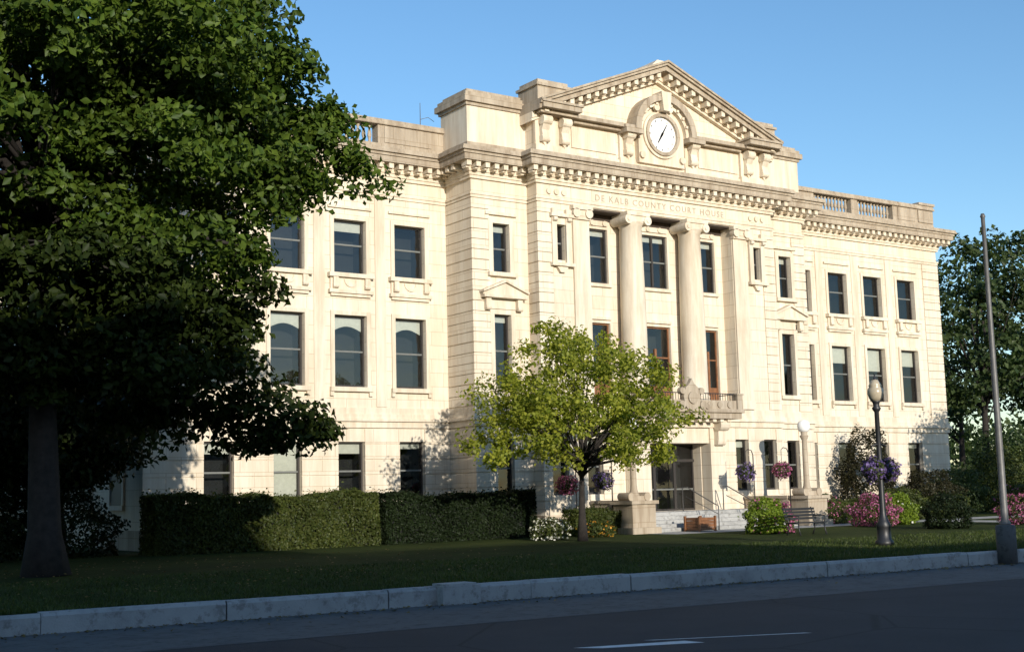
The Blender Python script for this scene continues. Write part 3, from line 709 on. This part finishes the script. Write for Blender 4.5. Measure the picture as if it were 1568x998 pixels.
for i in range(360):
    t=rg.uniform(-1,1);Cc.append((60+t*190,128+rg.uniform(-8,10),rg.uniform(1,11)))
Cc=np.array(Cc);Rr=np.full((360,3),3.4);P_,ow=scatter(Cc,Rr,np.tile([0,-1,0],(360,1)),80,rg);P_=P_[P_[:,2]>G]
leafmesh('distant_trees',P_,1.05,L_back,None,5)

# ============================================================ STREET FURNITURE
def street_lamp(x,y):
    e=empty('street_lamp');m=MB(x,y,G)
    m.lathe(0,0,[(.26,0),(.26,.12),(.2,.18),(.19,.5),(.22,.56),(.15,.68),(.10,.85),(.085,1.0),(.075,2.4),(.065,3.75),(.1,3.8),(.13,3.86),(.08,3.92),(.10,4.02),(.14,4.06)],16)
    m.tube([(-.32,0,2.78),(0,0,2.86),(.32,0,2.78)],[.02,.025,.02],8)
    for s in(-1,1):m.tube([(s*.3,0,2.78),(s*.3,0,2.4)],[.008,.008],6);m.lathe(s*.3,0,[(.06,1.85),(.16,1.95),(.2,2.05)],12)
    m.lathe(0,0,[(.10,4.66),(.05,4.70),(.03,4.76),(.012,4.84)],10)
    m.obj('post',M_iron,e)
    g=MB(x,y,G);g.lathe(0,0,[(.13,4.06),(.19,4.15),(.23,4.28),(.22,4.40),(.17,4.47),(.19,4.50),(.13,4.60),(.09,4.67)],20);g.obj('acorn_globe',M_globe2,e)
    for s in(-1,1):basket(e,x+s*.26,y,G+2.12,.34,F_purp,60+s)
    return e
street_lamp(29.5,24.6)
fp=empty('steel_pole');m=MB(28.6,20.05,RD);m.lathe(0,0,[(.15,.95),(.14,1.0),(.09,1.1),(.085,3),(.065,6),(.05,8.75),(.07,8.78),(.04,8.86)],16);m.obj('shaft',M_steel,fp)
m=MB(28.6,20.05,RD);m.lathe(0,0,[(.24,0),(.24,.92),(.21,.96)],20);m.obj('concrete_footing',M_conc2,fp)
def bench(x,y,rot):
    e=empty('park_bench');e.location=(x,y,G);e.rotation_euler=(0,0,rot)
    m=MB()
    for i in range(4):m.box(-.8,.8,-.25+i*.125,-.15+i*.125,.42,.455)
    m.obj('seat',M_iron,e)
    m=MB()
    for i in range(4):m.box(-.8,.8,.27+i*.03,.30+i*.03,.54+i*.11,.62+i*.11)
    m.obj('backrest',M_iron,e)
    m=MB()
    for s in(-1,1):
        q=s*.66
        m.tube([(q,-.3,0),(q,-.24,.2),(q,-.22,.42)],[.03,.025,.025],6);m.tube([(q,.34,0),(q,.24,.22),(q,.25,.45),(q,.4,.98)],[.03,.025,.025,.02],6)
        m.tube([(q,-.22,.42),(q,-.26,.66),(q,.0,.68),(q,.3,.66)],[.02]*4,6);m.box(q-.02,q+.02,-.24,.26,.39,.418)
    m.obj('legs_and_arms',M_iron,e)
bench(35.0,32.6,math.radians(0))
pl=empty('wooden_planter');m=MB(36.6,39.9,G)
for i in range(4):m.box(-.42,.42,-.42,.42,.05+i*.13,.165+i*.13)
for a in(-1,1):
    for b in(-1,1):m.box(a*.43-.04,a*.43+.04,b*.43-.04,b*.43+.04,0,.62)
m.obj('box',M_wood,pl)

# ============================================================ OPPOSITE SIDE OF THE STREET
def shopfront(name,x0,x1,y0,y1,h,mat):
    e=empty(name);m=MB()
    ops=[]
    for i in range(int((x1-x0)//3.2)):
        a=x0+.9+i*3.2
        for z in range(int((h-4)//3.6)):ops.append((a,a+1.3,4.2+z*3.6+RD,6.3+z*3.6+RD))
        ops.append((a-.5,a+1.9,RD+.5,RD+3.2))
    m.grid(-y1,x0,x1,RD,h,ops,.2)
    m.v=[(x,-y,z) for x,y,z in m.v];m.f=[tuple(reversed(f)) for f in m.f]
    m.quad((x0,y0,RD),(x0,y0,h),(x0,y1,h),(x0,y1,RD));m.quad((x1,y0,RD),(x1,y1,RD),(x1,y1,h),(x1,y0,h));m.quad((x0,y0,h),(x1,y0,h),(x1,y1,h),(x0,y1,h));m.quad((x1,y0,RD),(x1,y0,h),(x0,y0,h),(x0,y0,RD))
    m.box(x0-.1,x1+.1,y1,y1+.35,h-.7,h-.003)
    m.obj('walls',mat,e)
    g=MB()
    for o in ops:g.quad((o[1],y1-.2,o[2]),(o[0],y1-.2,o[2]),(o[0],y1-.2,o[3]),(o[1],y1-.2,o[3]))
    g.obj('windows',M_dark,e)
shopfront('brick_building',-70,.6,-45,-25,19.0,M_brick)
shopfront('brick_building',.8,14.6,-45,-25,14.3,M_brick)
shopfront('stone_building',14.8,75,-45,-25,11.1,M_base)

# ============================================================ LIGHT
az=math.radians(12.5);el=math.radians(13.2)
Sv=Vector((-math.sin(az)*math.cos(el),-math.cos(az)*math.cos(el),math.sin(el)))
sun=bpy.data.lights.new('sun','SUN');sun.energy=5.0;sun.angle=math.radians(.5);sun.color=(1,.93,.81)
so=link(bpy.data.objects.new('sun',sun));so.rotation_euler=Sv.to_track_quat('Z','Y').to_euler()
W=bpy.data.worlds.new('World');sc.world=W;W.use_nodes=True;nt=W.node_tree
bg=nt.nodes['Background'];sk=nt.nodes.new('ShaderNodeTexSky');sk.sky_type='NISHITA';sk.sun_disc=False
sk.sun_elevation=el;sk.sun_rotation=math.radians(192.5);sk.air_density=1.0;sk.dust_density=.4;sk.ozone_density=2.6
hs=nt.nodes.new('ShaderNodeHueSaturation');hs.inputs['Saturation'].default_value=1.12;hs.inputs['Value'].default_value=1.3
nt.links.new(sk.outputs[0],hs.inputs['Color']);nt.links.new(hs.outputs[0],bg.inputs[0]);bg.inputs[1].default_value=.15

# ============================================================ CAMERA
F=1986.518;yaw,pitch,roll=.6037,.1286,-.0254
fw=Vector((math.sin(yaw)*math.cos(pitch),math.cos(yaw)*math.cos(pitch),math.sin(pitch)))
r=Vector((math.cos(yaw),-math.sin(yaw),0));u=r.cross(fw)
c,s=math.cos(roll),math.sin(roll);r2=r*c+u*s;u2=u*c-r*s
cam=bpy.data.cameras.new('camera');co=link(bpy.data.objects.new('camera',cam))
co.matrix_world=Matrix(((r2.x,u2.x,-fw.x,0),(r2.y,u2.y,-fw.y,0),(r2.z,u2.z,-fw.z,1.25),(0,0,0,1)))
cam.sensor_width=36;cam.lens=F/1568*36;cam.clip_end=3000
sc.camera=co
